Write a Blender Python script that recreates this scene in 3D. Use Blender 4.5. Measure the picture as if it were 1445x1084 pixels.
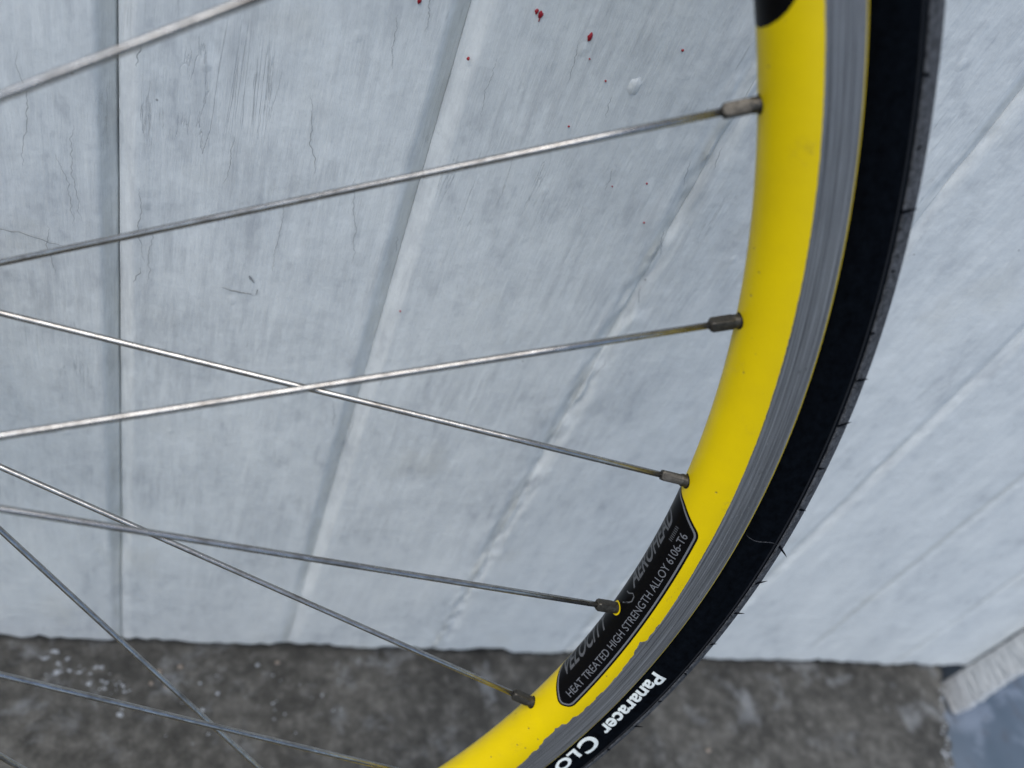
import bpy, bmesh, math, random
import numpy as np
from mathutils import Vector, Matrix
from mathutils.geometry import delaunay_2d_cdt

for o in list(bpy.data.objects): bpy.data.objects.remove(o, do_unlink=True)
scene = bpy.context.scene
COL = scene.collection
rnd = random.Random(7)
MM = 0.001

# ------------------------------------------------------------------ camera
# world: x along the wall to the right, y into the wall, z up, metres
cam_d = bpy.data.cameras.new('camera'); cam = bpy.data.objects.new('camera', cam_d); COL.objects.link(cam)
RW = ((0.9413195949, 0.1305802654, 0.3112333764), (-0.1196044846, -0.7332336912, 0.6693751724), (0.3156139850, -0.6673208737, -0.6745892558))
CAMH = 0.5280158
m = Matrix(((RW[0][0], -RW[0][1], -RW[0][2], 0), (RW[1][0], -RW[1][1], -RW[1][2], 0), (RW[2][0], -RW[2][1], -RW[2][2], CAMH), (0, 0, 0, 1)))
cam.matrix_world = m
cam_d.sensor_fit = 'HORIZONTAL'; cam_d.sensor_width = 36.0
cam_d.lens = 36.0 * 1160.59 / 1445.0
cam_d.clip_start = 0.005; cam_d.clip_end = 200
cam_d.dof.use_dof = True; cam_d.dof.focus_distance = 0.275; cam_d.dof.aperture_fstop = 8.0
scene.camera = cam

# ------------------------------------------------------------------ sky and soft overcast sun
SUN_FROM = Vector((-0.36, -0.20, 0.91)).normalized()
world = bpy.data.worlds.new('World'); scene.world = world; world.use_nodes = True
wn = world.node_tree.nodes; wn.clear()
sky = wn.new('ShaderNodeTexSky'); sky.sky_type = 'NISHITA'; sky.sun_disc = False
sky.sun_elevation = math.asin(SUN_FROM.z); sky.sun_rotation = math.atan2(SUN_FROM.x, SUN_FROM.y)
sky.air_density = 1.0; sky.dust_density = 1.5; sky.ozone_density = 1.0
bg = wn.new('ShaderNodeBackground'); bg.inputs['Strength'].default_value = 0.085
wo = wn.new('ShaderNodeOutputWorld')
world.node_tree.links.new(sky.outputs[0], bg.inputs[0]); world.node_tree.links.new(bg.outputs[0], wo.inputs[0])
sd = bpy.data.lights.new('sun', 'SUN'); sd.energy = 1.5; sd.angle = math.radians(55); sd.color = (1.0, 0.98, 0.95)
so = bpy.data.objects.new('sun', sd); COL.objects.link(so); so.location = SUN_FROM * 5
so.rotation_euler = SUN_FROM.to_track_quat('Z', 'Y').to_euler()
vs = scene.view_settings; vs.view_transform = 'Standard'; vs.look = 'None'; vs.gamma = 1; vs.exposure = 1.08
try: vs.use_curve_mapping = False
except Exception: pass
scene.render.resolution_x = 1024; scene.render.resolution_y = 768

# ------------------------------------------------------------------ node helpers
class NT:
    def __init__(s, name):
        s.m = bpy.data.materials.new(name); s.m.use_nodes = True
        s.t = s.m.node_tree; s.t.nodes.clear()
        s.out = s.t.nodes.new('ShaderNodeOutputMaterial'); s.b = s.t.nodes.new('ShaderNodeBsdfPrincipled')
        s.t.links.new(s.b.outputs[0], s.out.inputs[0])
    def n(s, k, **kw):
        x = s.t.nodes.new(k)
        for a, v in kw.items(): setattr(x, a, v)
        return x
    def l(s, a, b): s.t.links.new(a, b)
    def set(s, **kw):
        for k, v in kw.items():
            i = s.b.inputs[k.replace('_', ' ')]
            if hasattr(v, 'is_linked'): s.l(v, i)
            else: i.default_value = v
    def pos(s): return s.n('ShaderNodeNewGeometry').outputs['Position']
    def obj(s): return s.n('ShaderNodeTexCoord').outputs['Object']
    def uv(s): return s.n('ShaderNodeTexCoord').outputs['UV']
    def map(s, v, scale, loc=(0, 0, 0)):
        x = s.n('ShaderNodeMapping'); x.inputs['Scale'].default_value = scale; x.inputs['Location'].default_value = loc; s.l(v, x.inputs[0]); return x.outputs[0]
    def noise(s, v, scale, detail=4, rough=.55, dist=0.0):
        x = s.n('ShaderNodeTexNoise'); x.inputs['Scale'].default_value = scale; x.inputs['Detail'].default_value = detail
        x.inputs['Roughness'].default_value = rough; x.inputs['Distortion'].default_value = dist; s.l(v, x.inputs['Vector']); return x.outputs[0]
    def vor(s, v, scale, feat='F1', out='Distance'):
        x = s.n('ShaderNodeTexVoronoi', feature=feat); x.inputs['Scale'].default_value = scale; s.l(v, x.inputs['Vector']); return x.outputs[out]
    def ramp(s, v, lo, hi, a=0.0, b=1.0):
        x = s.n('ShaderNodeMapRange'); x.clamp = True
        for k, q in zip(('From Min', 'From Max', 'To Min', 'To Max'), (lo, hi, a, b)): x.inputs[k].default_value = q
        s.l(v, x.inputs[0]); return x.outputs[0]
    def math(s, op, a, b=None, c=None):
        x = s.n('ShaderNodeMath', operation=op)
        for i, v in enumerate((a, b, c)):
            if v is None: continue
            if hasattr(v, 'is_linked'): s.l(v, x.inputs[i])
            else: x.inputs[i].default_value = v
        return x.outputs[0]
    def mix(s, f, a, b):
        x = s.n('ShaderNodeMix', data_type='RGBA')
        for i, v in ((0, f), (6, a), (7, b)):
            if hasattr(v, 'is_linked'): s.l(v, x.inputs[i])
            else: x.inputs[i].default_value = v if i == 0 else (*v, 1)
        return x.outputs[2]
    def bump(s, h, dist, strength=1.0, prev=None):
        x = s.n('ShaderNodeBump'); x.inputs['Distance'].default_value = dist; x.inputs['Strength'].default_value = strength
        s.l(h, x.inputs['Height'])
        if prev is not None: s.l(prev, x.inputs['Normal'])
        return x.outputs[0]
    def sep(s, v):
        x = s.n('ShaderNodeSeparateXYZ'); s.l(v, x.inputs[0]); return x.outputs

# ------------------------------------------------------------------ materials
M = {}
def wall_paint():
    t = NT('white_wall_paint'); P = t.pos()
    grain = t.noise(t.map(P, (330, 330, 34)), 1, 6, .68)            # brush marks running down the boards
    grain2 = t.noise(t.map(P, (160, 160, 14), (3, 1, 2)), 1, 4, .6, .4)
    cross = t.noise(t.map(P, (30, 30, 330), (9, 4, 1)), 1, 4, .6)   # sideways brush marks low down
    z = t.sep(P)[2]
    low = t.ramp(t.math('ADD', z, t.math('MULTIPLY', t.noise(P, 14, 2), .10)), .10, .22, 1, 0)
    patch = t.noise(P, 16, 4, .6)
    patch2 = t.noise(t.map(P, (1, 1, .45), (5, 0, 3)), 34, 4, .65)
    dirt = t.math('MULTIPLY', t.ramp(grain, .42, .66), t.ramp(patch, .38, .60))
    dirt = t.math('MAXIMUM', dirt, t.math('MULTIPLY', t.ramp(grain2, .5, .7), t.ramp(patch2, .48, .64)))
    dirt = t.math('MULTIPLY', dirt, t.ramp(low, 0, 1, .8, .2))
    dirt = t.math('MULTIPLY', dirt, t.ramp(t.sep(P)[0], .14, .24, 1, .4))
    col = t.mix(t.ramp(patch2, .35, .68), (.80, .82, .80), (.68, .705, .70))
    col = t.mix(t.math('MULTIPLY', dirt, .60), col, (.40, .415, .425))
    # smudges of old paint with a faint yellow or blue tint
    col = t.mix(t.math('MULTIPLY', t.ramp(t.noise(P, 22, 3, .5), .60, .72), .30), col, (.60, .59, .53))
    fine = t.noise(P, 620, 4, .7); mid = t.noise(t.map(P, (1, 1, .55), (4, 4, 4)), 120, 4, .65)
    col = t.mix(t.math('MULTIPLY', t.ramp(fine, .52, .70), .16), col, (.42, .44, .45))
    col = t.mix(t.math('MULTIPLY', t.math('MULTIPLY', t.ramp(mid, .52, .66), t.ramp(patch2, .42, .60)), .42), col, (.40, .42, .44))
    col = t.mix(t.math('MULTIPLY', t.ramp(mid, .44, .30), .5), col, (.86, .885, .87))
    # short dark nicks running with the grain
    nk = t.math('MULTIPLY', t.ramp(t.noise(t.map(P, (520, 520, 60), (6, 1, 9)), 1, 2, .5), .70, .76), t.ramp(t.noise(P, 38, 2), .52, .62))
    col = t.mix(t.math('MULTIPLY', nk, .30), col, (.20, .21, .21))
    # shade of each joint's left bevel, painted in as a patchy olive tint
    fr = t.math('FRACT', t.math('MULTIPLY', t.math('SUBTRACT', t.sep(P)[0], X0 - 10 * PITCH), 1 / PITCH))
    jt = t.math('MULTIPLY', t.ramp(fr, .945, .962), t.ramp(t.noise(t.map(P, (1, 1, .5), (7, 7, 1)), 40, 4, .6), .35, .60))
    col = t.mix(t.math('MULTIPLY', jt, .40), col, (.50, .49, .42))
    # hairline cracks
    cn = t.noise(t.map(P, (70, 70, 5.5), (1, 7, 4)), 1, 6, .62, .5)
    cr = t.ramp(t.math('ABSOLUTE', t.math('SUBTRACT', cn, .5)), 0, .0065, 1, 0)
    cr = t.math('MULTIPLY', cr, t.ramp(t.noise(t.map(P, (1, 1, .6), (2, 2, 8)), 26, 3), .60, .68))
    cr = t.math('MULTIPLY', cr, t.ramp(z, .17, .25))
    col = t.mix(t.math('MULTIPLY', cr, .13), col, (.25, .26, .26))
    # specks
    vd = t.vor(P, 85); vc = t.n('ShaderNodeTexVoronoi'); vc.inputs['Scale'].default_value = 85; t.l(P, vc.inputs['Vector'])
    sp = t.math('MULTIPLY', t.ramp(vd, .03, .055, 1, 0), t.math('GREATER_THAN', t.sep(vc.outputs['Color'])[0], .90))
    col = t.mix(t.math('MULTIPLY', sp, .8), col, (.12, .12, .12))
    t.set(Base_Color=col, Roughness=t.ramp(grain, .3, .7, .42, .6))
    t.b.inputs['Specular IOR Level'].default_value = .35
    h = t.math('ADD', t.math('MULTIPLY', grain, t.ramp(low, 0, 1, .38, .10)), t.math('MULTIPLY', cross, t.math('MULTIPLY', low, .3)))
    h = t.math('ADD', h, t.math('MULTIPLY', grain2, .25))
    h = t.math('SUBTRACT', h, t.math('MULTIPLY', cr, .18))
    lump = t.ramp(t.vor(t.map(P, (1, 1, .7)), 60), .0, .12, 1, 0)
    lmask = t.n('ShaderNodeTexVoronoi'); lmask.inputs['Scale'].default_value = 60; t.l(t.map(P, (1, 1, .7)), lmask.inputs['Vector'])
    h = t.math('ADD', h, t.math('MULTIPLY', lump, t.math('MULTIPLY', t.math('GREATER_THAN', t.sep(lmask.outputs['Color'])[1], .86), .35)))
    h = t.math('ADD', h, t.math('MULTIPLY', t.noise(P, 70, 3), .7))
    t.set(Normal=t.bump(h, .0011, .8))
    return t.m
PITCH = .0990; X0 = -.0480      # board width and the first joint
M['wall'] = wall_paint()

def plain(name, col, rough=.5, metal=0.0, spec=.5, nscale=None, var=.15, bump=0):
    t = NT(name)
    if nscale:
        P = t.obj(); nz = t.noise(P, nscale, 5, .6)
        c = t.mix(t.ramp(nz, .3, .7), tuple(x * (1 - var) for x in col), tuple(min(1, x * (1 + var)) for x in col)); t.set(Base_Color=c)
        if bump: t.set(Normal=t.bump(nz, bump, .6))
    else: t.set(Base_Color=(*col, 1))
    t.set(Roughness=rough, Metallic=metal); t.b.inputs['Specular IOR Level'].default_value = spec
    return t.m
M['batten'] = plain('shade_toned_white_batten_paint', (.50, .515, .52), .6, spec=.3, nscale=120, var=.14, bump=.0006)  # white with shade put into its colour, offsetting sun on the left-facing side
M['dark'] = plain('dark_gap', (.012, .011, .010), .9, spec=.1)

def concrete():
    t = NT('grey_concrete'); P = t.pos()
    a = t.noise(P, 14, 6, .65); b = t.noise(P, 90, 5, .7); c2 = t.noise(P, 500, 3, .6)
    col = t.mix(t.ramp(a, .32, .68), (.026, .025, .0215), (.080, .077, .068))
    col = t.mix(t.math('MULTIPLY', t.ramp(b, .50, .68), .55), col, (.155, .15, .137))
    col = t.mix(t.math('MULTIPLY', t.ramp(b, .49, .34), .75), col, (.020, .0195, .017))
    y = t.sep(P)[1]
    # old limewash wiped over the concrete, mostly beside the wall
    wsh = t.math('MULTIPLY', t.ramp(t.noise(P, 30, 5, .7, .3), .54, .68), t.ramp(y, .16, .235, .15, 1))
    col = t.mix(t.math('MULTIPLY', wsh, .36), col, (.36, .38, .40))
    grit = t.ramp(t.vor(P, 420), .05, .22, 1, 0)
    col = t.mix(t.math('MULTIPLY', grit, .25), col, (.26, .25, .23))
    t.set(Base_Color=col, Roughness=.85)
    t.set(Normal=t.bump(t.math('ADD', t.math('MULTIPLY', b, 1.0), t.math('MULTIPLY', c2, .35)), .0018, .9))
    return t.m
M['concrete'] = concrete()

def bluegrey(name):
    t = NT(name); P = t.pos()
    a = t.noise(P, 24, 5, .65); z = t.sep(P)[2]
    col = t.mix(t.ramp(t.noise(P, 9, 3), .35, .65), (.062, .085, .108), (.10, .125, .155))
    col = t.mix(t.math('MULTIPLY', t.ramp(a, .50, .62), .55), col, (.22, .255, .305))
    col = t.mix(t.math('MULTIPLY', t.ramp(t.noise(P, 60, 4), .57, .66), .6), col, (.07, .075, .085))
    t.set(Base_Color=col, Roughness=.6); t.set(Normal=t.bump(a, .002, .5))
    return t.m
M['blue'] = bluegrey('blue_grey_floor_paint')

def yellow():
    t = NT('yellow_rim_paint'); P = t.obj()
    n1 = t.noise(P, 900, 3); n2 = t.noise(P, 60, 4, .6)
    col = t.mix(t.ramp(n2, .35, .7), (.66, .485, .0010), (.61, .445, .0015))
    vx = t.n('ShaderNodeTexVoronoi'); vx.inputs['Scale'].default_value = 230; t.l(P, vx.inputs['Vector'])
    sp = t.math('MULTIPLY', t.ramp(vx.outputs['Distance'], .06, .10, 1, 0), t.math('GREATER_THAN', t.sep(vx.outputs['Color'])[0], .45))
    col = t.mix(t.math('MULTIPLY', sp, .75), col, (.22, .16, .03))
    scr = t.ramp(t.math('ABSOLUTE', t.math('SUBTRACT', t.noise(t.map(P, (60, 60, 300)), 1, 5, .7, 1.0), .5)), 0, .006, 1, 0)
    scr = t.math('MULTIPLY', scr, t.ramp(t.noise(P, 45, 2), .60, .66))
    col = t.mix(t.math('MULTIPLY', scr, .5), col, (.30, .22, .04))
    t.set(Base_Color=col, Roughness=t.ramp(n2, .3, .7, .30, .42)); t.b.inputs['Specular IOR Level'].default_value = .22
    h = t.math('ADD', t.math('MULTIPLY', n1, .15), t.math('ADD', t.math('MULTIPLY', sp, -.8), t.math('MULTIPLY', scr, -.6)))
    t.set(Normal=t.bump(h, .00025, .6))
    return t.m
M['yellow'] = yellow()

def track_metal():
    t = NT('worn_brake_track'); U = t.uv()          # uv in mm: x round the wheel, y across
    st = t.noise(t.map(U, (.010, 1.5, 1)), 1, 5, .75)
    st2 = t.noise(t.map(U, (.05, 7.0, 1), (3, 5, 0)), 1, 4, .7)
    fl = t.noise(t.map(U, (1.6, 1.6, 1)), 1, 4, .65)
    col = t.mix(t.ramp(st, .36, .64), (.095, .098, .102), (.36, .365, .37))
    col = t.mix(t.math('MULTIPLY', t.ramp(st2, .5, .68), .7), col, (.10, .10, .10))
    col = t.mix(t.math('MULTIPLY', t.ramp(fl, .63, .72), .6), col, (.55, .55, .55))
    pit = t.ramp(t.noise(t.map(U, (.25, 1.1, 1), (8, 2, 0)), 1, 3, .5), .68, .74)
    col = t.mix(t.math('MULTIPLY', pit, .7), col, (.06, .06, .06))
    t.set(Base_Color=col, Metallic=.75, Roughness=t.ramp(fl, .3, .7, .42, .6))
    t.set(Normal=t.bump(t.math('ADD', st, t.math('ADD', t.math('MULTIPLY', st2, .5), t.math('MULTIPLY', fl, .15))), .0003, .9))
    return t.m
M['track'] = track_metal()

def spoke_metal():
    t = NT('dull_stainless_steel'); P = t.obj()
    a = t.noise(t.map(P, (1, 1, .25)), 900, 5, .75); b = t.noise(t.map(P, (1, 1, .5)), 70, 4, .7); oi = t.n('ShaderNodeObjectInfo').outputs['Random']
    col = t.mix(t.ramp(a, .4, .68), (.40, .392, .375), (.23, .215, .198))
    col = t.mix(t.math('MULTIPLY', t.ramp(b, .52, .64), .75), col, (.10, .088, .075))
    t.set(Base_Color=col, Metallic=.95, Roughness=t.ramp(b, .35, .68, .20, .36))
    t.set(Normal=t.bump(a, .00012, .5))
    return t.m
M['spoke'] = spoke_metal()
def nipple_metal():
    t = NT('tarnished_nickel'); P = t.obj()
    a = t.noise(P, 900, 5, .7)
    col = t.mix(t.ramp(a, .35, .65), (.045, .041, .034), (.095, .086, .072))
    t.set(Base_Color=col, Metallic=.85, Roughness=.48, Normal=t.bump(a, .00012, .7))
    return t.m
M['nipple'] = nipple_metal()

def rubber(name, col, rough, spec, tread=False):
    t = NT(name); U = t.uv(); f = t.noise(U, .7 if tread else .35, 5, .75)
    lo = tuple(x * .35 for x in col); hi = tuple(x * 1.7 for x in col)
    c = t.mix(t.ramp(f, .3, .7), lo, hi)
    if tread:
        g = t.noise(t.obj(), 1500, 4, .75); f = t.noise(t.obj(), 500, 5, .75); c = t.mix(t.ramp(f, .36, .64), lo, hi)
        c = t.mix(t.math('MULTIPLY', t.ramp(g, .55, .64), .8), c, (.20, .20, .205))
        t.set(Normal=t.bump(t.math('ADD', f, g), .0005, 1.0))
    else:
        rings = t.noise(t.map(U, (.01, 2.5, 1)), 1, 4, .6)
        t.set(Normal=t.bump(rings, .0002, .5))
    t.set(Base_Color=c, Roughness=rough); t.b.inputs['Specular IOR Level'].default_value = spec
    return t.m
M['sidewall'] = rubber('black_sidewall_rubber', (.0020, .0028, .0042), .6, .02)
M['tread'] = rubber('grey_tread_rubber', (.062, .065, .070), .8, .10, True)
M['decal'] = plain('black_decal_film', (.002, .002, .0024), .35, spec=.12)
M['decal_grey'] = plain('grey_decal_ink', (.13, .135, .145), .45, spec=.3)
M['decal_dim'] = plain('dim_grey_decal_ink', (.085, .088, .093), .45, spec=.3)
M['white_ink'] = plain('off_white_tyre_lettering', (.56, .60, .59), .6, spec=.25, nscale=700, var=.15)
M['red'] = plain('dried_red_paint', (.30, .004, .014), .45)
M['white_blob'] = plain('white_paint_drip', (.66, .68, .69), .4)
M['dust_white'] = plain('limewash_spot', (.30, .32, .34), .8, nscale=150, var=.25)
M['dust_tan'] = plain('tan_crumb', (.24, .20, .165), .85, nscale=150, var=.2)
M['crack'] = plain('open_paint_crack', (.30, .31, .31), .8, spec=.1)
M['hub'] = plain('polished_hub_alloy', (.55, .55, .55), .3, 1.0)

# ------------------------------------------------------------------ object helpers
def link(name, me, mat=None, parent=None):
    o = bpy.data.objects.new(name, me); COL.objects.link(o)
    if mat is not None and me is not None:
        me.materials.clear(); me.materials.append(mat)
    if parent is not None: o.parent = parent
    return o
def tag(o, label=None, cat=None, group=None, kind=None):
    for k, v in (('label', label), ('category', cat), ('group', group), ('kind', kind)):
        if v: o[k] = v
    return o
def mesh(name, V, F, smooth=True, uv=None):
    me = bpy.data.meshes.new(name); me.from_pydata([tuple(v) for v in V], [], F); me.update()
    if smooth: me.polygons.foreach_set('use_smooth', [True] * len(me.polygons))
    if uv is not None:
        lay = me.uv_layers.new(name='UVMap'); idx = np.zeros(len(me.loops), dtype=np.int32); me.loops.foreach_get('vertex_index', idx)
        lay.data.foreach_set('uv', np.asarray(uv, dtype=np.float32)[idx].ravel())
    return me

# ------------------------------------------------------------------ the ground
YW = 0.2502624
def poly_prism(name, pts, z0, z1, mat):
    bm = bmesh.new(); lo = [bm.verts.new((x, y, z0)) for x, y in pts]; hi = [bm.verts.new((x, y, z1)) for x, y in pts]
    bm.faces.new(hi); bm.faces.new(lo[::-1]); k = len(pts)
    for i in range(k): bm.faces.new((lo[i], lo[(i + 1) % k], hi[(i + 1) % k], hi[i]))
    bmesh.ops.recalc_face_normals(bm, faces=bm.faces)
    me = bpy.data.meshes.new(name); bm.to_mesh(me); bm.free(); return link(name, me, mat)
edge = []
for i in range(41):
    y = .252 - i * .004
    x = np.interp(y, [.09, .17, .252], [.552, .567, .604]) + .0018 * math.sin(i * 1.7) + rnd.uniform(-.0016, .0016)
    edge.append((x, y))
slab = poly_prism('concrete_floor', [(-4, -4), (.55, -4)] + edge[::-1] + [(.604, .33), (-4, .33)], -.05, 0.0, M['concrete']); tag(slab, kind='structure')
gnd = poly_prism('ground', [(-30, -30), (30, -30), (30, 30), (-30, 30)], -.25, -.032, M['blue']); tag(gnd, kind='structure')

# ------------------------------------------------------------------ the boarded wall
wall = link('boarded_wall', None); wall.location = (0.06, YW + .01, 0)
tag(wall, 'white painted wall of upright grooved boards with flaking, dirty paint', 'wall')
def vnoise(x, z, sx, sz, seed):
    # smooth value noise on numpy arrays
    x = x * sx + seed * 13.7; z = z * sz + seed * 7.3
    xi = np.floor(x).astype(int); zi = np.floor(z).astype(int); fx = x - xi; fz = z - zi
    fx = fx * fx * (3 - 2 * fx); fz = fz * fz * (3 - 2 * fz)
    def h(a, b):
        v = np.sin(a * 127.1 + b * 311.7 + seed * 74.7) * 43758.5453; return v - np.floor(v)
    return (h(xi, zi) * (1 - fx) + h(xi + 1, zi) * fx) * (1 - fz) + (h(xi, zi + 1) * (1 - fx) + h(xi + 1, zi + 1) * fx) * fz - .5
def sstep(t): t = np.clip(t, 0, 1); return t * t * (3 - 2 * t)
# how each groove looks: (bevel width, depth, open gap) in metres, groove k at X0 + k*PITCH
def groove(k):
    return {0: (.0054, .0034, .0008), 1: (.0064, .0038, .0001), 2: (.0065, .0016, .0001), 3: (.0065, .0013, .0001), 4: (.006, .0018, .0001),
            5: (.006, .0007, .0001), 6: (.006, .0012, .0001)}.get(k, (.007, .0034, .0003))
def board(k):
    wl, dl, gl = groove(k); wr, dr, gr = groove(k + 1)
    xa = X0 + k * PITCH + gl / 2; xb = X0 + (k + 1) * PITCH - gr / 2
    if k == 6: xb = .6262
    near = -2 <= k <= 6
    e = [0, .0004, .0009, .0016, .0024, .0033, .0043, .0053, .0063, .0075, .0090, .011]
    mid = np.linspace(.014, (xb - xa) - .014, 24 if near else 8)
    cols = np.array([xa + q for q in e] + [xa + q for q in mid] + [xb - q for q in e[::-1]])
    zz = np.concatenate([np.arange(0, .022, .0012), np.arange(.022, .53, .0024), np.linspace(.54, 1.15, 12)]) if near else np.concatenate([np.arange(0, .022, .004), np.linspace(.03, 1.15, 40)])
    Xg, Zg = np.meshgrid(cols, zz, indexing='ij')
    # the ragged bottom edge
    bot = .0035 + .0055 * vnoise(cols, cols * 0, 55, 1, 3) + .0055 * vnoise(cols, cols * 0, 190, 1, 5) + .0025 * (vnoise(cols, cols * 0, 14, 1, 8))
    bot = np.maximum(bot + .0018, .0018)
    Zg = np.where(Zg < .06, bot[:, None] + Zg * (1 - bot[:, None] / .06), Zg)
    fill = .35 + .65 * sstep((Zg - .05) / .10 + .8 * vnoise(Xg, Zg, 20, 30, 4))      # paint and mortar fill the groove low down
    dL = (Xg - xa); dR = (xb - Xg)
    wob = 1 + .25 * vnoise(Xg * 0 + xa, Zg, 1, 40, 6)
    def gprof(d, w):
        t = np.clip(1 - d / (w * wob), 0, 1); return np.sqrt(t * t + .0016) - .04 + .0 * t
    dep = np.maximum(dl * gprof(dL, wl), dr * gprof(dR, wr)) * fill
    # wrinkled and blobby paint along the joints
    nearj = np.exp(-np.minimum(dL, dR) / .0045)
    rag = {2: 1.5, 3: .7, 4: .6}
    ragk = np.where(dL < dR, rag.get(k, .18), rag.get(k + 1, .18))
    dep += nearj * ragk * (.0016 * vnoise(Xg, Zg, 420, 150, 11) + .0022 * vnoise(Xg, Zg, 160, 46, 12) - .0010 * (vnoise(Xg, Zg, 300, 60, 15) > .30))
    dep += .0006 * vnoise(Xg, Zg, 26, 9, 21) + .00035 * vnoise(Xg, Zg, 90, 20, 22) + .0002 * vnoise(Xg, Zg, 300, 26, 23)
    # lower, thickly painted foot of the boards curls back at the bottom
    dep += .0045 * sstep(1 - (Zg - bot[:, None]) / .006) ** 2
    Y = YW + .0003 + np.maximum(dep, -.0009)
    nx, nz = Xg.shape
    V = np.stack([Xg, Y, Zg], -1).reshape(-1, 3).tolist(); F = []
    for i in range(nx - 1):
        for j in range(nz - 1): F.append((i * nz + j, (i + 1) * nz + j, (i + 1) * nz + j + 1, i * nz + j + 1))
    # sides and back
    base = len(V); yb = YW + .016
    ring = [(i * nz) for i in range(nx)] + [(nx - 1) * nz + j for j in range(1, nz)] + [i * nz + nz - 1 for i in range(nx - 2, -1, -1)] + [j for j in range(nz - 2, 0, -1)]
    for q in ring: V.append((V[q][0], yb, V[q][2]))
    L = len(ring)
    for i in range(L): F.append((ring[(i + 1) % L], ring[i], base + i, base + (i + 1) % L))
    F.append(tuple(base + i for i in range(L)))
    ox, oy = (xa + xb) / 2, YW + .01
    V = [(x - ox, y - oy, z) for x, y, z in V]
    me = mesh('board', V, F); 
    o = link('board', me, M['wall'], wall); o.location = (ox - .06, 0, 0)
    return o, ox
BO = {}
for k in range(-8, 7): BO[k] = board(k)
def wall_child(name, me, mat, x, z, y=YW):
    k = max(-8, min(6, int(math.floor((x - X0) / PITCH)))); o, ox = BO[k]
    c = link(name, me, mat, o); c.location = (x - ox, y - (YW + .01), z); return c
bm = bmesh.new(); bmesh.ops.create_cube(bm, size=1, matrix=Matrix.Translation((-.19, .012, .57)) @ Matrix.Diagonal((1.50, .008, 1.2, 1)))
me = bpy.data.meshes.new('backing'); bm.to_mesh(me); bm.free(); link('backing_sheet', me, M['dark'], wall)

# ------------------------------------------------------------------ post at the end of the wall
post = link('wall_batten', None); post.location = (.6285, .236, -.032)
tag(post, 'narrow white painted batten with a ragged front edge closing the end of the boarded wall', 'batten')
bm = bmesh.new(); bmesh.ops.create_cube(bm, size=1, matrix=Matrix.Translation((.6285, .2445, .57)) @ Matrix.Diagonal((.0035, .040, 1.21, 1)))
bmesh.ops.translate(bm, verts=bm.verts, vec=(-.6285, -.236, .032)); bmesh.ops.bevel(bm, geom=bm.edges[:], offset=.0008, segments=2, affect='EDGES')
me = bpy.data.meshes.new('post_body'); bm.to_mesh(me); bm.free(); link('batten_core', me, M['blue'], post)
# the white side board, its front edge ragged where the paint stops
V = []; F = []; n = 260
for i in range(n):
    z = -.027 + i * (1.15 / (n - 1)) if i > 60 else -.027 + i * .0016
    z = -.027 + (i / (n - 1)) ** 1.6 * 1.15
    rag = .0022 * float(vnoise(np.array([0.]), np.array([z]), 1, 190, 31)[0]) + .0028 * float(vnoise(np.array([0.]), np.array([z]), 1, 60, 32)[0])
    for x, y in ((.6245, .2500), (.6236, .2440), (.6238, .2320), (.6242, .2250 + rag), (.6275, .2232 + rag), (.6275, .2500)):
        V.append((x - .6285 + .0006 * rnd.uniform(-1, 1), y - .236, z + .032 + (rnd.uniform(-.002, .004) if i == 0 else 0)))
for i in range(n - 1):
    for j in range(6):
        a, b = i * 6 + j, i * 6 + (j + 1) % 6; F.append((a, b, b + 6, a + 6))
F.append((5, 4, 3, 2, 1, 0)); F.append(tuple((n - 1) * 6 + q for q in range(6)))
me = mesh('white_side', V, F, False); bm = bmesh.new(); bm.from_mesh(me); bmesh.ops.recalc_face_normals(bm, faces=bm.faces); bm.to_mesh(me); bm.free()
link('white_side', me, M['batten'], post)

# ------------------------------------------------------------------ marks on the wall
def blob(seed, r, asp=1.0, h=.0003, rag=.15, n=14, flat=False):
    # low lens of dried paint; local x right, z up, bulging to -y
    q = random.Random(seed); V = [(0, -h, 0)]; F = []
    rr = [1 + q.uniform(-rag, rag) for _ in range(n)]
    for ring, (s, hh) in enumerate(((.6, .75), (1.0, .0))):
        for i in range(n):
            a = 2 * math.pi * i / n; V.append((r * s * rr[i] * math.cos(a), -h * hh + (.0006 if ring else 0), r * asp * s * rr[i] * math.sin(a)))
    for i in range(n):
        F.append((0, 1 + (i + 1) % n, 1 + i)); F.append((1 + i, 1 + (i + 1) % n, 1 + n + (i + 1) % n, 1 + n + i))
    me = mesh('blob', V, [f[::-1] for f in F]); return me
def surf_y(x, z): return YW
reds = [(35.3, 430.4, .75, 1.6), (70.4, 436.9, .75, 1.5), (71.9, 436.3, .95, 1.6), (89.5, 434.0, .95, 1.8), (120.7, 438.0, .5, 1.2), (54.4, 417.0, .5, 1.1), (92.1, 427.3, .3, 1),
        (100.2, 421.7, .42, 1), (94.3, 403.2, .42, 1), (131.2, 388.8, .42, 1), (119.0, 384.5, .3, 1), (137.8, 372.4, .45, 1), (57.4, 308.2, .4, 1)]
for i, (x, z, r, asp) in enumerate(reds):
    wall_child('red_paint_spot', blob(i, r * MM, asp, .00025, .18), M['red'], x * MM, z * MM, YW + .0001)
drip = blob(77, .00022, 5, .0002, .1); wall_child('red_paint_drip', drip, M['red'], .0720, .4349, YW + .0001)
# white paint blobs and sags
wall_child('paint_drip', blob(200, .0029, 1.25, .00012, .2, 18), M['wall'], .1106, .4225, YW + .0001)
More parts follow.
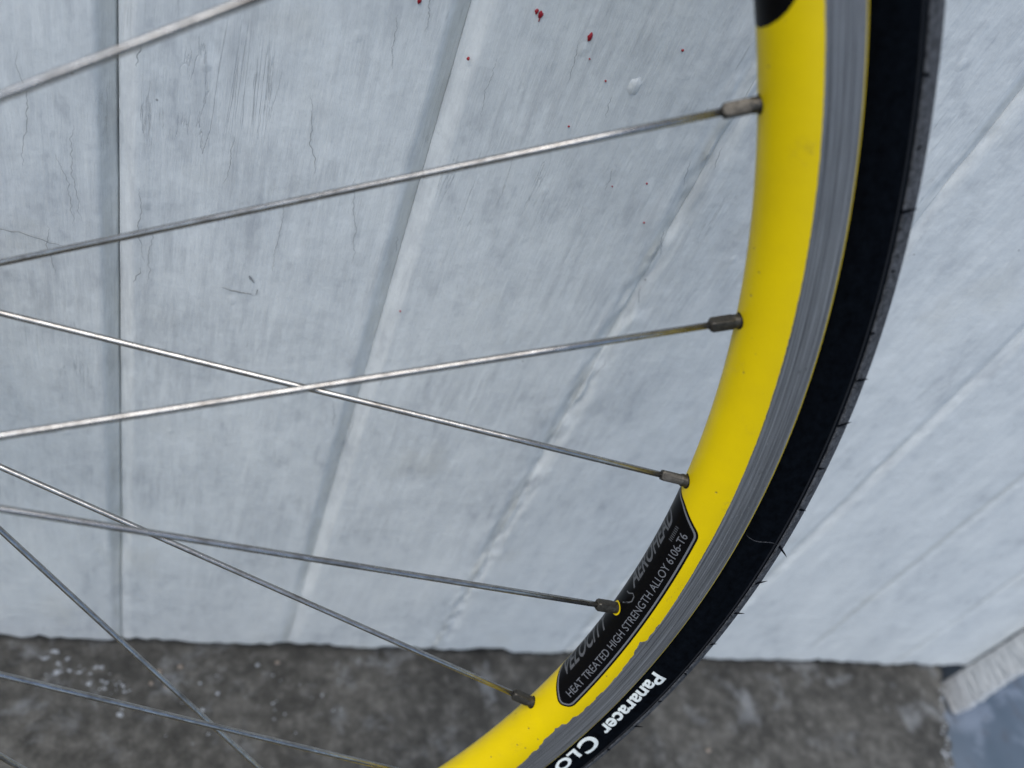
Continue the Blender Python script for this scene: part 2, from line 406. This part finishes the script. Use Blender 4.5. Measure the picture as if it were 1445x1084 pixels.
# cracks: thin dark crooked slivers in the paint
def crack(x, z, ln, ang, w, seed, mat='crack', steps=14, wander=.35):
    q = random.Random(seed); V = []; F = []; px = pz = 0.0
    for i in range(steps + 1):
        t = i / steps; ww = w * (math.sin(math.pi * min(1, max(0, t))) ** .6) * q.uniform(.5, 1.2) / 2 + .00002
        a = ang + q.uniform(-wander, wander); nx, nz = -math.sin(a), math.cos(a)
        V.append((px + nx * ww, -.00003, pz + nz * ww)); V.append((px - nx * ww, -.00003, pz - nz * ww))
        px += math.cos(a) * ln / steps; pz += math.sin(a) * ln / steps
    for i in range(steps): F.append((2 * i, 2 * i + 1, 2 * i + 3, 2 * i + 2))
    me = mesh('crack', V, F, False); return wall_child('paint_crack', me, M[mat], x, z, YW - .00045)
DN = -math.pi / 2
for i, (x, z, ln, a, w) in enumerate([(-74, 385, 42, -.02, .35), (-66, 352, 30, .05, .3), (-60, 364, 40, .02, .3), (-70, 322, 24, -.1, .35), (-40.5, 398, 10, -.15, .6), (-40.8, 345, 34, .02, .35), (-40, 310, 9, -.2, .5), (-36, 330, 30, 0, .3), (9, 392, 30, .15, .4), (6, 350, 34, .1, .3),
        (30, 425, 18, .1, .3), (38, 437, 16, .1, .4), (28, 366, 40, .15, .3), (47.5, 345, 8, .2, .5), (-12, 372, 20, .05, .3), (63, 420, 22, .12, .25), (86, 432, 14, .1, .25), (104, 418, 9, .1, .3), (116, 392, 10, .1, .3), (142, 402, 12, .25, .4), (151, 410, 10, .2, .4), (147, 372, 14, .1, .5), (150, 344, 12, .1, .45), (153, 300, 14, 0, .45), (40, 250, 22, .15, .35), (51.0, 240, 20, .05, .5), (-3, 318.5, .1, 0, .1)]):
    crack(x * MM, z * MM, ln * MM, DN + a, w * .5 * MM, 300 + i, steps=max(8, int(ln / .7)), wander=.6)
crack(-.0115, .3065, .013, -.10, .0005, 411); crack(.0012, .3050, .0035, 1.3, .0005, 412); crack(-.0022, .3145, .004, -.9, .0011, 413)
crack(-.098, .318, .034, -.10, .0003, 414)
# scratched arcs beyond the tyre
for i in range(7):
    crack(.1755 + i * .0011, .4525 - i * .0028, .008, -1.05 + i * .05, .00028, 500 + i, wander=.12)
for i in range(5): crack(.1835 + .0006 * i, .4462 - i * .003, .006, -1.9, .00022, 520 + i, wander=.2)

# ------------------------------------------------------------------ marks on the floor
def floor_spot(name, x, y, r, asp, seed, mat, h=.0008, rag=.3):
    q = random.Random(seed); n = 18; V = [(0, 0, h)]; F = []; rr = [1 + q.uniform(-rag, rag) for _ in range(n)]
    for ring, (s, hh) in enumerate(((.65, .8), (1, 0))):
        for i in range(n):
            a = 2 * math.pi * i / n; V.append((r * s * rr[i] * math.cos(a), r * asp * s * rr[i] * math.sin(a), h * hh - (.0004 if ring else 0)))
    for i in range(n):
        F.append((0, 1 + i, 1 + (i + 1) % n)); F.append((1 + i, 1 + n + i, 1 + n + (i + 1) % n, 1 + (i + 1) % n))
    o = link(name, mesh(name, V, F), mat, slab); o.location = (x, y, .0); o.rotation_euler.z = q.uniform(-.6, .6); return o
q_ = random.Random(5)
for i in range(34):      # a wiped streak of limewash
    u = q_.random() ** 1.2; x = -.086 + .044 * u + q_.gauss(0, .003); y = .2425 - .019 * u + q_.gauss(0, .0028)
    floor_spot('limewash_spot', x, y, q_.uniform(.0005, .0030) * (1.15 - .6 * u), q_.uniform(.35, .8), 700 + i, M['dust_white'], .0003, .5)
for i in range(30):
    x = q_.uniform(-.02, .09); y = q_.uniform(.19, .236); floor_spot('limewash_spot', x, y, q_.uniform(.0003, .0011), q_.uniform(.5, .9), 740 + i, M['dust_white'], .0003, .5)
for i, (x, y, r) in enumerate([(.034, .2405, .0017), (-.041, .2085, .0019), (-.0405, .2120, .0010), (.0045, .2115, .0015), (.012, .222, .0014), (.001, .228, .0011), (.26, .188, .0012)]):
    floor_spot('limewash_spot', x, y, r, .8, 620 + i, M['dust_white'], .0009)
for i, (x, y, r) in enumerate([(-.0235, .2345, .0022), (-.027, .2275, .0015), (-.012, .2385, .0018), (.0465, .2425, .0017), (-.018, .226, .0014), (.30, .21, .002), (.35, .185, .002)]):
    floor_spot('crumb', x, y, r, .8, 640 + i, M['dust_tan'], .0012)
for i in range(40):      # thin white overspill along the broken slab edge
    y = .236 - q_.random() * .075; x = float(np.interp(y, [.09, .17, .252], [.552, .567, .604])) - abs(q_.gauss(0, .004)) - .001
    floor_spot('limewash_spot', x, y, q_.uniform(.0004, .0022), q_.uniform(.4, .9), 800 + i, M['dust_white'], .0002, .6)

# ------------------------------------------------------------------ the bicycle wheel
WC = Vector((-.15916140, .16241187, .32878145))
WA = Vector((.9738389778, -.0313988792, .2250594491)); WB = Vector((-.2119149433, .2320570391, .9493374465)); WN = Vector((-.0820347612, -.9721952690, .2193322981))
ROT = Matrix((WA, WB, WN)).transposed()
low_dir = -(Vector((0, 0, 1)) - WN * WN.z).normalized()
contact = WC + low_dir * .3252; contact.z = 0
wheel = link('bicycle_wheel', None); wheel.matrix_world = Matrix.Translation(contact) @ ROT.to_4x4()
tag(wheel, 'spoked bicycle wheel with yellow rim and black tyre leaning on the white boards', 'bicycle wheel')
OFF = ROT.transposed() @ (WC - contact)            # hub centre in the wheel's frame
hubM = Matrix.Translation(OFF)
PH = math.radians(13.7329); STEP = math.radians(11.25)

def revolve(name, prof, mat, parent, nseg=720, closed=True, a0=0, a1=2 * math.pi):
    """prof: (r, z) in mm, outline order; mesh in the wheel frame with uv = mm"""
    pr = np.array(prof, float); k = len(pr); s = np.concatenate([[0], np.cumsum(np.hypot(*np.diff(pr, axis=0).T))])
    V = []; UV = []; F = []
    for i in range(nseg):                          # starts and ends on the far left, out of the picture
        a = math.pi + 2 * math.pi * i / nseg; ca, sa = math.cos(a), math.sin(a)
        for j in range(k):
            r, z = pr[j]; V.append((r * MM * ca, r * MM * sa, z * MM)); UV.append((a * 310, s[j]))
    for i in range(nseg):
        i2 = (i + 1) % nseg
        for j in range(k): j2 = (j + 1) % k; F.append((i * k + j, i2 * k + j, i2 * k + j2, i * k + j2))
    area = sum(pr[j - 1][0] * pr[j][1] - pr[j][0] * pr[j - 1][1] for j in range(k))
    if area > 0: F = [f[::-1] for f in F]
    me = mesh(name, V, F, True, UV)
    o = link(name, me, mat, parent); o.location = OFF if parent is wheel else (0, 0, 0); return o

# rim body: straight flanks, rounded towards the hub
TR, IR, HW, RO = 306.9, 11.1, 9.5, 316.5
pr = [(RO, 7.4), (RO + .05, 9.2), (RO - .3, 9.5), (311, 9.5)]
pr += [(TR - IR * math.sin(t), HW * math.cos(t)) for t in np.linspace(0, math.pi, 41)]
pr += [(311, -9.5), (RO - .3, -9.5), (RO + .05, -9.2), (RO, -7.4), (312, -7.2), (309, 0), (312, 7.2)]
rim = revolve('rim', pr, M['yellow'], wheel)
tag(rim, 'yellow painted rim')
# arc-length parameter over the painted flank, from the brake track inwards
_t = np.linspace(0, 2.4, 2500); _r = TR - IR * np.sin(_t); _z = HW * np.cos(_t)
_s = np.concatenate([[0], np.cumsum(np.hypot(np.diff(_r), np.diff(_z)))])
def rim_pt(th, s, off=.0):
    t = float(np.interp(s, _s, _t)); r = TR - IR * math.sin(t); z = HW * math.cos(t)
    nr, nz = -math.sin(t) * HW, math.cos(t) * IR; q = math.hypot(nr, nz); r += off * nr / q; z += off * nz / q
    return Vector((r * math.cos(th), r * math.sin(th), z)) * MM

# brake tracks: bare machined strip over the paint, its inner edge eaten away in places
chip = [(-40, 306.5), (-35.2, 306.2), (-34.0, 305.6), (-32.6, 304.9), (-32.55, 304.5), (-31.2, 304.1), (-30.3, 304.2), (-30.25, 305.5), (-29.2, 305.7), (-29.1, 306.5), (-28.4, 306.9), (-26, 307.3), (-23.5, 307.0), (-22.0, 306.5), (-21.3, 305.7), (-20.85, 305.5), (-20.8, 306.9), (-18.8, 307.4), (-13, 306.8), (0, 306.6), (10, 306.8), (30, 306.9)]
def brake_track(side):
    prof = np.concatenate([np.linspace(0, 1, 14)]); V = []; UV = []; F = []; n = 2400
    for i in range(n + 1):
        a = -math.pi + 2 * math.pi * i / n; d = math.degrees(a)
        rin = float(np.interp(d, [c[0] for c in chip], [c[1] for c in chip])) if -40 < d < 30 else 306.7
        rin += .18 * float(vnoise(np.array([d]), np.array([0.]), 9, 1, 41)[0]) + (.12 * float(vnoise(np.array([d]), np.array([0.]), 14, 1, 42)[0]) if d < -15 else 0)
        if -36 < d < -19: rin += .75 * (random.Random(int((d + 40) / .42)).random() - .5)
        for j, q in enumerate(prof):
            r = rin + (316.25 - rin) * q; z = 9.5 + (.07 if 0 < j < len(prof) - 1 else -.02)
            if r < TR: z = HW * math.sqrt(max(0, 1 - ((TR - r) / IR) ** 2)) + (.07 if j else -.02)
            V.append((r * math.cos(a) * MM, r * math.sin(a) * MM, side * z * MM)); UV.append((a * 310, r))
    k = len(prof)
    for i in range(n):
        for j in range(k - 1):
            f = (i * k + j, i * k + j + 1, (i + 1) * k + j + 1, (i + 1) * k + j); F.append(f if side < 0 else f[::-1])
    return link('brake_track', mesh('brake_track', V, F, True, UV), M['track'], rim)
tag(brake_track(1), 'bare grey brake track with jagged worn paint edge'); brake_track(-1)

# tyre
def tp(psi, rho): return (325.2 + rho * math.sin(psi), rho * math.cos(psi))
E0 = .33
ps = [(310, 5.0), (314.5, 6.6)]
side_psi = np.linspace(-.86, E0 + .1, 26)
def srho(q): return 11.1 + .22 * math.exp(-((q - .20) / .035) ** 2) - .10 * math.exp(-((q + .72) / .04) ** 2)
ps += [tp(q, srho(q)) for q in side_psi] + [tp(q, 10.6) for q in np.linspace(E0 + .2, math.pi - E0 - .2, 12)] + [tp(math.pi - q, srho(q)) for q in side_psi[::-1]] + [(314.5, -6.6), (310, -5.0)]
tyre = revolve('tyre', ps, M['sidewall'], wheel); tag(tyre, 'black tyre')
tpz = [tp(E0, 10.9), tp(E0 + .015, 11.42)] + [tp(q, 11.5 + .02 * math.sin(q * 40)) for q in np.linspace(E0 + .05, math.pi - E0 - .05, 34)] + [tp(math.pi - E0 - .015, 11.42), tp(math.pi - E0, 10.9)] + [tp(q, 10.2) for q in np.linspace(math.pi - E0 - .1, E0 + .1, 12)]
tag(revolve('tread', tpz, M['tread'], tyre), 'grey rubber tread strip')
def tyre_pt(th, psi, rho): r, z = tp(psi, rho); return Vector((r * math.cos(th), r * math.sin(th), z)) * MM
# rubber whiskers along the tread edge
V = []; F = []
for i in range(5):
    t = i / 4; rr = .00050 * (1 - t) ** .7 + .00005
    for j in range(5): V.append((rr * math.cos(j * 1.2566), rr * math.sin(j * 1.2566) * .6, -.0004 + t * .0046))
for i in range(4):
    for j in range(5): F.append((i * 5 + j, i * 5 + (j + 1) % 5, i * 5 + 5 + (j + 1) % 5, i * 5 + 5 + j))
F.append(tuple(range(20, 25)))
wm = mesh('rubber_whisker', V, F)
for i in range(128):
    d = math.radians(14.1 - 2.8125 * i + rnd.uniform(-.25, .25)); psi = .36 + rnd.uniform(-.03, .07)
    c0 = tyre_pt(d, psi, 11.3); z = (tyre_pt(d + rnd.uniform(-.008, .008), psi + rnd.uniform(.02, .40), 14) - c0).normalized()
    o = link('rubber_whisker', wm, M['sidewall'], tyre); s = rnd.choice((.25, .4, .6, .85, 1.0))
    o.matrix_local = Matrix.Translation(c0) @ z.to_track_quat('Z', 'Y').to_matrix().to_4x4() @ Matrix.Diagonal((1, 1, s, 1))
M['rib'] = plain('sidewall_rib_rubber', (.011, .012, .0145), .6, spec=.2)
for sd_ in (1, -1):
    revolve('sidewall_rib', [(tp(q, w)[0], sd_ * tp(q, w)[1]) for q, w in ((.17, 11.0), (.18, 11.42), (.215, 11.44), (.23, 11.0))], M['rib'], tyre)
# thin mould seam across the sidewall
V = []; F = []
for i in range(14):
    q = -.70 + 1.02 * i / 13; th = math.radians(-10.88 - .10 * math.sin(i * .5) - .1 * (i / 13) ** 3)
    w = .00045 * math.sin(math.pi * (i + .6) / 14.2)
    for s in (-1, 1): V.append(tyre_pt(th + s * w, q, srho(q) + .05))
    if i: F.append((2 * i - 2, 2 * i - 1, 2 * i + 1, 2 * i))
link('scuff_line', mesh('scuff_line', V, F), M['tread'], tyre)

# spokes and nipples (32, three cross); every second one goes to the camera-side flange
DV = {-1: 17.7, 0: -15.1, 1: -19, 2: 17.9, 3: 14.1, 4: -10.5, 5: -22, 6: 19, 7: 17.7, 8: -20}
def lathe_mesh(name, rings, n=14, square=None):
    V = []; F = []
    for q, (r, z) in enumerate(rings):
        for i in range(n):
            a = 2 * math.pi * (i + .5) / n; rr = r
            if square and square[q]:
                w = square[q]; rr = min(r, w / max(abs(math.cos(a)), abs(math.sin(a))))
            V.append((rr * MM * math.cos(a), rr * MM * math.sin(a), z * MM))
    for q in range(len(rings) - 1):
        for i in range(n): F.append((q * n + i, q * n + (i + 1) % n, (q + 1) * n + (i + 1) % n, (q + 1) * n + i))
    F.append(tuple(range(n))[::-1]); F.append(tuple((len(rings) - 1) * n + i for i in range(n))); return mesh(name, V, F, square is None)
spoke_me = {}
nip_me = lathe_mesh('nipple', [(1.95, -2.5), (1.98, 1.7), (1.98, 1.75), (2.15, 2.35), (2.15, 7.9), (1.75, 8.5), (1.25, 8.75), (.9, 8.76)], 48, [None, None, None, 1.62, 1.62, 1.5, None, None])
for p in nip_me.polygons: p.use_smooth = True
try: nip_me.set_sharp_from_angle(angle=math.radians(28))
except Exception: pass
holes = []
for k in range(-8, 24):
    th = PH - STEP * k; near = (k % 2 != 0); zf = 36.0 if near else -36.0
    sgn = {0: -1, 2: 1, 1: -1, 3: 1}[k % 4]
    d = DV.get(k, sgn * 17.2); zr = .5 if near else -.5
    nip = Vector((296.0 * math.cos(th), 296.0 * math.sin(th), zr))
    # flange point at perpendicular distance d from the axis: choose it so the line nipple-flange passes the axis at |d|
    RF = 22.5; L = math.sqrt(296.0 ** 2 - d * d); lam = math.atan2(d, L)
    dirv = Vector((-math.cos(th - lam) , -math.sin(th - lam), 0))
    along = L - math.sqrt(max(0, RF * RF - d * d))
    hp = Vector((nip.x, nip.y, 0)) + dirv * along; hp.z = zf
    ax = (hp - nip); ln = ax.length; ax.normalize()
    key = round(ln, 0)
    if key not in spoke_me: spoke_me[key] = lathe_mesh('spoke', [(.98, 2.0), (.98, 60), (.94, 90), (.94, ln - 60), (1.0, ln - 20), (1.0, ln + 3)], 20); [setattr(p, 'use_smooth', True) for p in spoke_me[key].polygons]
    o = link('spoke', spoke_me[key], M['spoke'], wheel)
    roll = Matrix.Rotation(rnd.uniform(0, 6.28), 4, 'Z')
    o.matrix_local = hubM @ Matrix.Translation(nip * MM) @ ax.to_track_quat('Z', 'Y').to_matrix().to_4x4() @ roll
    o2 = link('nipple', nip_me, M['nipple'], o); o2.rotation_euler.z = rnd.uniform(0, 1.57)
    holes.append((k, th))

# dark rim holes round the nipples
def on_rim(name, pts2, tris, mat, parent, off):
    V = [rim_pt(x / 300.0, s, off) for x, s in pts2]; o = link(name, mesh(name, V, tris), mat, parent); return o
SA = float(np.interp(math.pi / 2, _t, _s))
def disc(name, th, s0, r0, r1, mat, parent, off, n=28):
    P2 = []; F = []
    for i in range(n):
        a = 2 * math.pi * i / n; P2 += [(th * 300 + r0 * math.cos(a), s0 + r0 * math.sin(a)), (th * 300 + r1 * math.cos(a), s0 + r1 * math.sin(a))]
    for i in range(n):
        j = (i + 1) % n; F.append((2 * i, 2 * i + 1, 2 * j + 1, 2 * j))
    return on_rim(name, P2, F, mat, parent, off)
for k, th in holes:
    disc('spoke_hole', th, SA - (.5 if k % 2 else -.5), 1.2, 2.45, M['dark'], rim, .05 if k != 3 else .09)

# decals
def chaikin(pts, it=3):
    for _ in range(it):
        q = []
        for i in range(len(pts)):
            a = pts[i]; b = pts[(i + 1) % len(pts)]
            q += [(a[0] * .75 + b[0] * .25, a[1] * .75 + b[1] * .25), (a[0] * .25 + b[0] * .75, a[1] * .25 + b[1] * .75)]
        pts = q
    return pts
def dens(pts, step=1.2):
    q = []
    for i in range(len(pts)):
        a = pts[i]; b = pts[(i + 1) % len(pts)]; n = max(1, int(math.hypot(b[0] - a[0], b[1] - a[1]) / step))
        for j in range(n): q.append((a[0] + (b[0] - a[0]) * j / n, a[1] + (b[1] - a[1]) * j / n))
    return q
def fill(pts, step=1.1):
    P2 = [Vector(p) for p in pts]; n = len(P2); E = [(i, (i + 1) % n) for i in range(n)]
    xs = [p[0] for p in pts]; ys = [p[1] for p in pts]
    for x in np.arange(min(xs), max(xs), step):
        for y in np.arange(min(ys), max(ys), step): P2.append(Vector((x + .013, y + .017)))
    r = delaunay_2d_cdt(P2, E, [list(range(n))], 1, 1e-6)
    return [tuple(v) for v in r[0]], [tuple(f) for f in r[2]]
def K(deg): return math.radians(deg) * 300.0
def rounded(pts, rad):
    # replace each corner by a short arc-like fan
    out = []
    for i in range(len(pts)):
        a, b, c = Vector(pts[i - 1]), Vector(pts[i]), Vector(pts[(i + 1) % len(pts)])
        r = min(rad, (a - b).length * .45, (c - b).length * .45); p = b + (a - b).normalized() * r; q = b + (c - b).normalized() * r
        for t in (0, .2, .4, .6, .8, 1): out.append(tuple(p * (1 - t) ** 2 + b * 2 * t * (1 - t) + q * t * t))
    return out
out = [(K(-9.3), 21), (K(-9.85), 13), (K(-10.35), 10.0), (K(-11.35), 4.15), (K(-28.55), 4.2), (K(-29.1), 8.5), (K(-28.5), 13), (K(-27.3), 21)]
poly = dens(rounded(out, 2.2), 1.0)
P2, F2 = fill(poly)
dec = on_rim('decal', P2, F2, M['decal'], wheel, .06); dec.location = OFF
tag(dec, 'black decal with grey lettering')
# inset grey outline
ring = rounded(out, 2.2); inner = []
def inset(pts, d):
    n = len(pts); res = []
    for i in range(n):
        a, b = Vector(pts[i - 1]), Vector(pts[(i + 1) % n]); t = (b - a)
        if t.length < 1e-9: res.append(pts[i]); continue
        t.normalize(); nn = Vector((-t.y, t.x)); res.append((pts[i][0] + nn.x * d, pts[i][1] + nn.y * d))
    return res
ring = dens(ring, 1.0); area = sum(ring[i - 1][0] * ring[i][1] - ring[i][0] * ring[i - 1][1] for i in range(len(ring)))
sg = 1 if area > 0 else -1
a_, b_ = inset(ring, sg * .75), inset(ring, sg * 1.38)
V2 = []; F2 = []; n = len(ring)
for i in range(n): V2 += [a_[i], b_[i]]
for i in range(n):
    j = (i + 1) % n
    if V2[2 * i][1] > 19.4 and V2[2 * j][1] > 19.4: continue
    F2.append((2 * i, 2 * i + 1, 2 * j + 1, 2 * j))
on_rim('decal_outline', V2, F2, M['decal_grey'], dec, .10)
# the second decal, just entering at the top
o2 = [(K(17.15), 21), (K(17.1), 15), (K(17.25), 12), (K(17.5), 9.4), (K(17.8), 7.4), (K(18.2), 5.7), (K(18.9), 4.2), (K(20), 3.2), (K(34), 3.2), (K(36.2), 6), (K(37), 12), (K(37), 21)]
P2, F2 = fill(dens(o2, 1.0)); d2 = on_rim('decal', P2, F2, M['decal'], wheel, .06); d2.location = OFF; tag(d2, 'plain black decal with a rounded end')
disc('bare_paint_ring', [t for k, t in holes if k == 3][0], SA - .5, 2.0, 2.6, M['yellow'], rim, .13)

def text_mesh(body, shear=0.0, bold=0.0, space=1.0):
    cu = bpy.data.curves.new('t', 'FONT'); cu.body = body; cu.size = 1; cu.shear = shear; cu.offset = bold; cu.space_character = space; cu.resolution_u = 5; cu.fill_mode = 'FRONT'
    ob = bpy.data.objects.new('t', cu); COL.objects.link(ob)
    dg = bpy.context.evaluated_depsgraph_get(); me = bpy.data.meshes.new_from_object(ob.evaluated_get(dg)); bpy.data.objects.remove(ob); bpy.data.curves.remove(cu)
    return me
def warp_text(name, body, box, fn, mat, parent, capref=None, shear=0.0, bold=0.0, cut=(2.0, .9), space=1.0, thick=0.0):
    """box = (x0, x1, y0, height of a capital) in mm; fn maps (x, y) to a point"""
    me = text_mesh(body, shear, bold, space); bm = bmesh.new(); bm.from_mesh(me)
    xs = [v.co.x for v in bm.verts]; x0, x1 = min(xs), max(xs); cap = .70 if capref is None else capref
    for v in bm.verts:
        v.co.x = box[0] + (v.co.x - x0) / (x1 - x0) * (box[1] - box[0]); v.co.y = box[2] + v.co.y / cap * box[3]; v.co.z = 0
    ys = [v.co.y for v in bm.verts]
    for y in np.arange(min(ys) + .3, max(ys), cut[1]): bmesh.ops.bisect_plane(bm, geom=bm.verts[:] + bm.edges[:] + bm.faces[:], plane_co=(0, float(y), 0), plane_no=(0, 1, 0))
    for x in np.arange(box[0], box[1], cut[0]): bmesh.ops.bisect_plane(bm, geom=bm.verts[:] + bm.edges[:] + bm.faces[:], plane_co=(float(x), 0, 0), plane_no=(1, 0, 0))
    for v in bm.verts: v.co = fn(v.co.x, v.co.y)
    bm.to_mesh(me); bm.free(); me.name = name
    o = link(name, me, mat, parent); return o
rf = lambda x, y: rim_pt(x / 300.0, y, .11)
warp_text('decal_lettering', 'HEAT TREATED HIGH STRENGTH ALLOY 6106-T6', (K(-27.9), K(-11.75), 7.2, 2.75), rf, M['decal_grey'], dec)
warp_text('decal_lettering', 'VELOCITY', (K(-27.0), K(-21.2), 14.1, 6.3), rf, M['decal_dim'], dec, shear=.35, bold=.018)
warp_text('decal_lettering', 'AEROHEAD', (K(-17.7), K(-11.25), 14.1, 5.6), rf, M['decal_dim'], dec, shear=.3, bold=.022)
def strip(name, pts, w, mat, parent, off=.11, fn=None):
    V = []; F = []
    pts = [Vector(p) for p in pts]
    for i, p in enumerate(pts):
        t = (pts[min(i + 1, len(pts) - 1)] - pts[max(i - 1, 0)]).normalized(); nn = Vector((-t.y, t.x)) * w / 2
        for q in (p + nn, p - nn): V.append(rim_pt(q.x / 300.0, q.y, off) if fn is None else fn(q.x, q.y))
        if i: F.append((2 * i - 2, 2 * i - 1, 2 * i + 1, 2 * i))
    return link(name, mesh(name, V, F), mat, parent)
strip('decal_logo', [(K(-19.2), 14.6), (K(-18.75), 12.6), (K(-18.5), 11.9), (K(-18.1), 12.2), (K(-18.0), 13.2), (K(-18.3), 14.6), (K(-18.4), 16)], .45, M['decal_dim'], dec)
for i in range(8): strip('decal_tick', [(K(-12.75 + i * .155), 10.9), (K(-12.75 + i * .155), 12.2)], .28, M['decal_dim'], dec)
# tyre lettering, running the other way with its tops outwards
tf = lambda x, y: tyre_pt(math.radians(-23.15) - x / 322.0, -.60 + y / 11.2, 11.1 + .10)
def A(deg): return math.radians(-23.15 - deg) * 322.0
warp_text('tyre_lettering', 'Panaracer', (0, A(-29.6), 0.2, 5.1), tf, M['white_ink'], tyre, bold=.028, cut=(1.6, .7))
warp_text('tyre_lettering', 'C', (A(-30.4), A(-31.95), -.5, 5.9), tf, M['white_ink'], tyre, bold=.03, cut=(1.6, .7))
warp_text('tyre_lettering', 'LO', (A(-32.25), A(-34.6), -.1, 3.9), tf, M['white_ink'], tyre, bold=.035, cut=(1.6, .7))

# hub (beyond the picture's edge): shell, flanges, axle
hub = revolve('hub', [(9, -31), (8.5, -15), (8.5, 15), (9, 31), (11, 34), (25.5, 34.6), (25.8, 36), (25.5, 37.4), (13, 38), (12, 43), (0.1, 43.5), (0.1, -43.5), (12, -43), (13, -38), (25.5, -37.4), (25.8, -36), (25.5, -34.6), (11, -34)], M['hub'], wheel, nseg=96)
tag(hub, 'alloy hub'); revolve('axle', [(.05, -54), (4.5, -54), (4.5, 54), (.05, 54)], M['spoke'], hub, nseg=32)
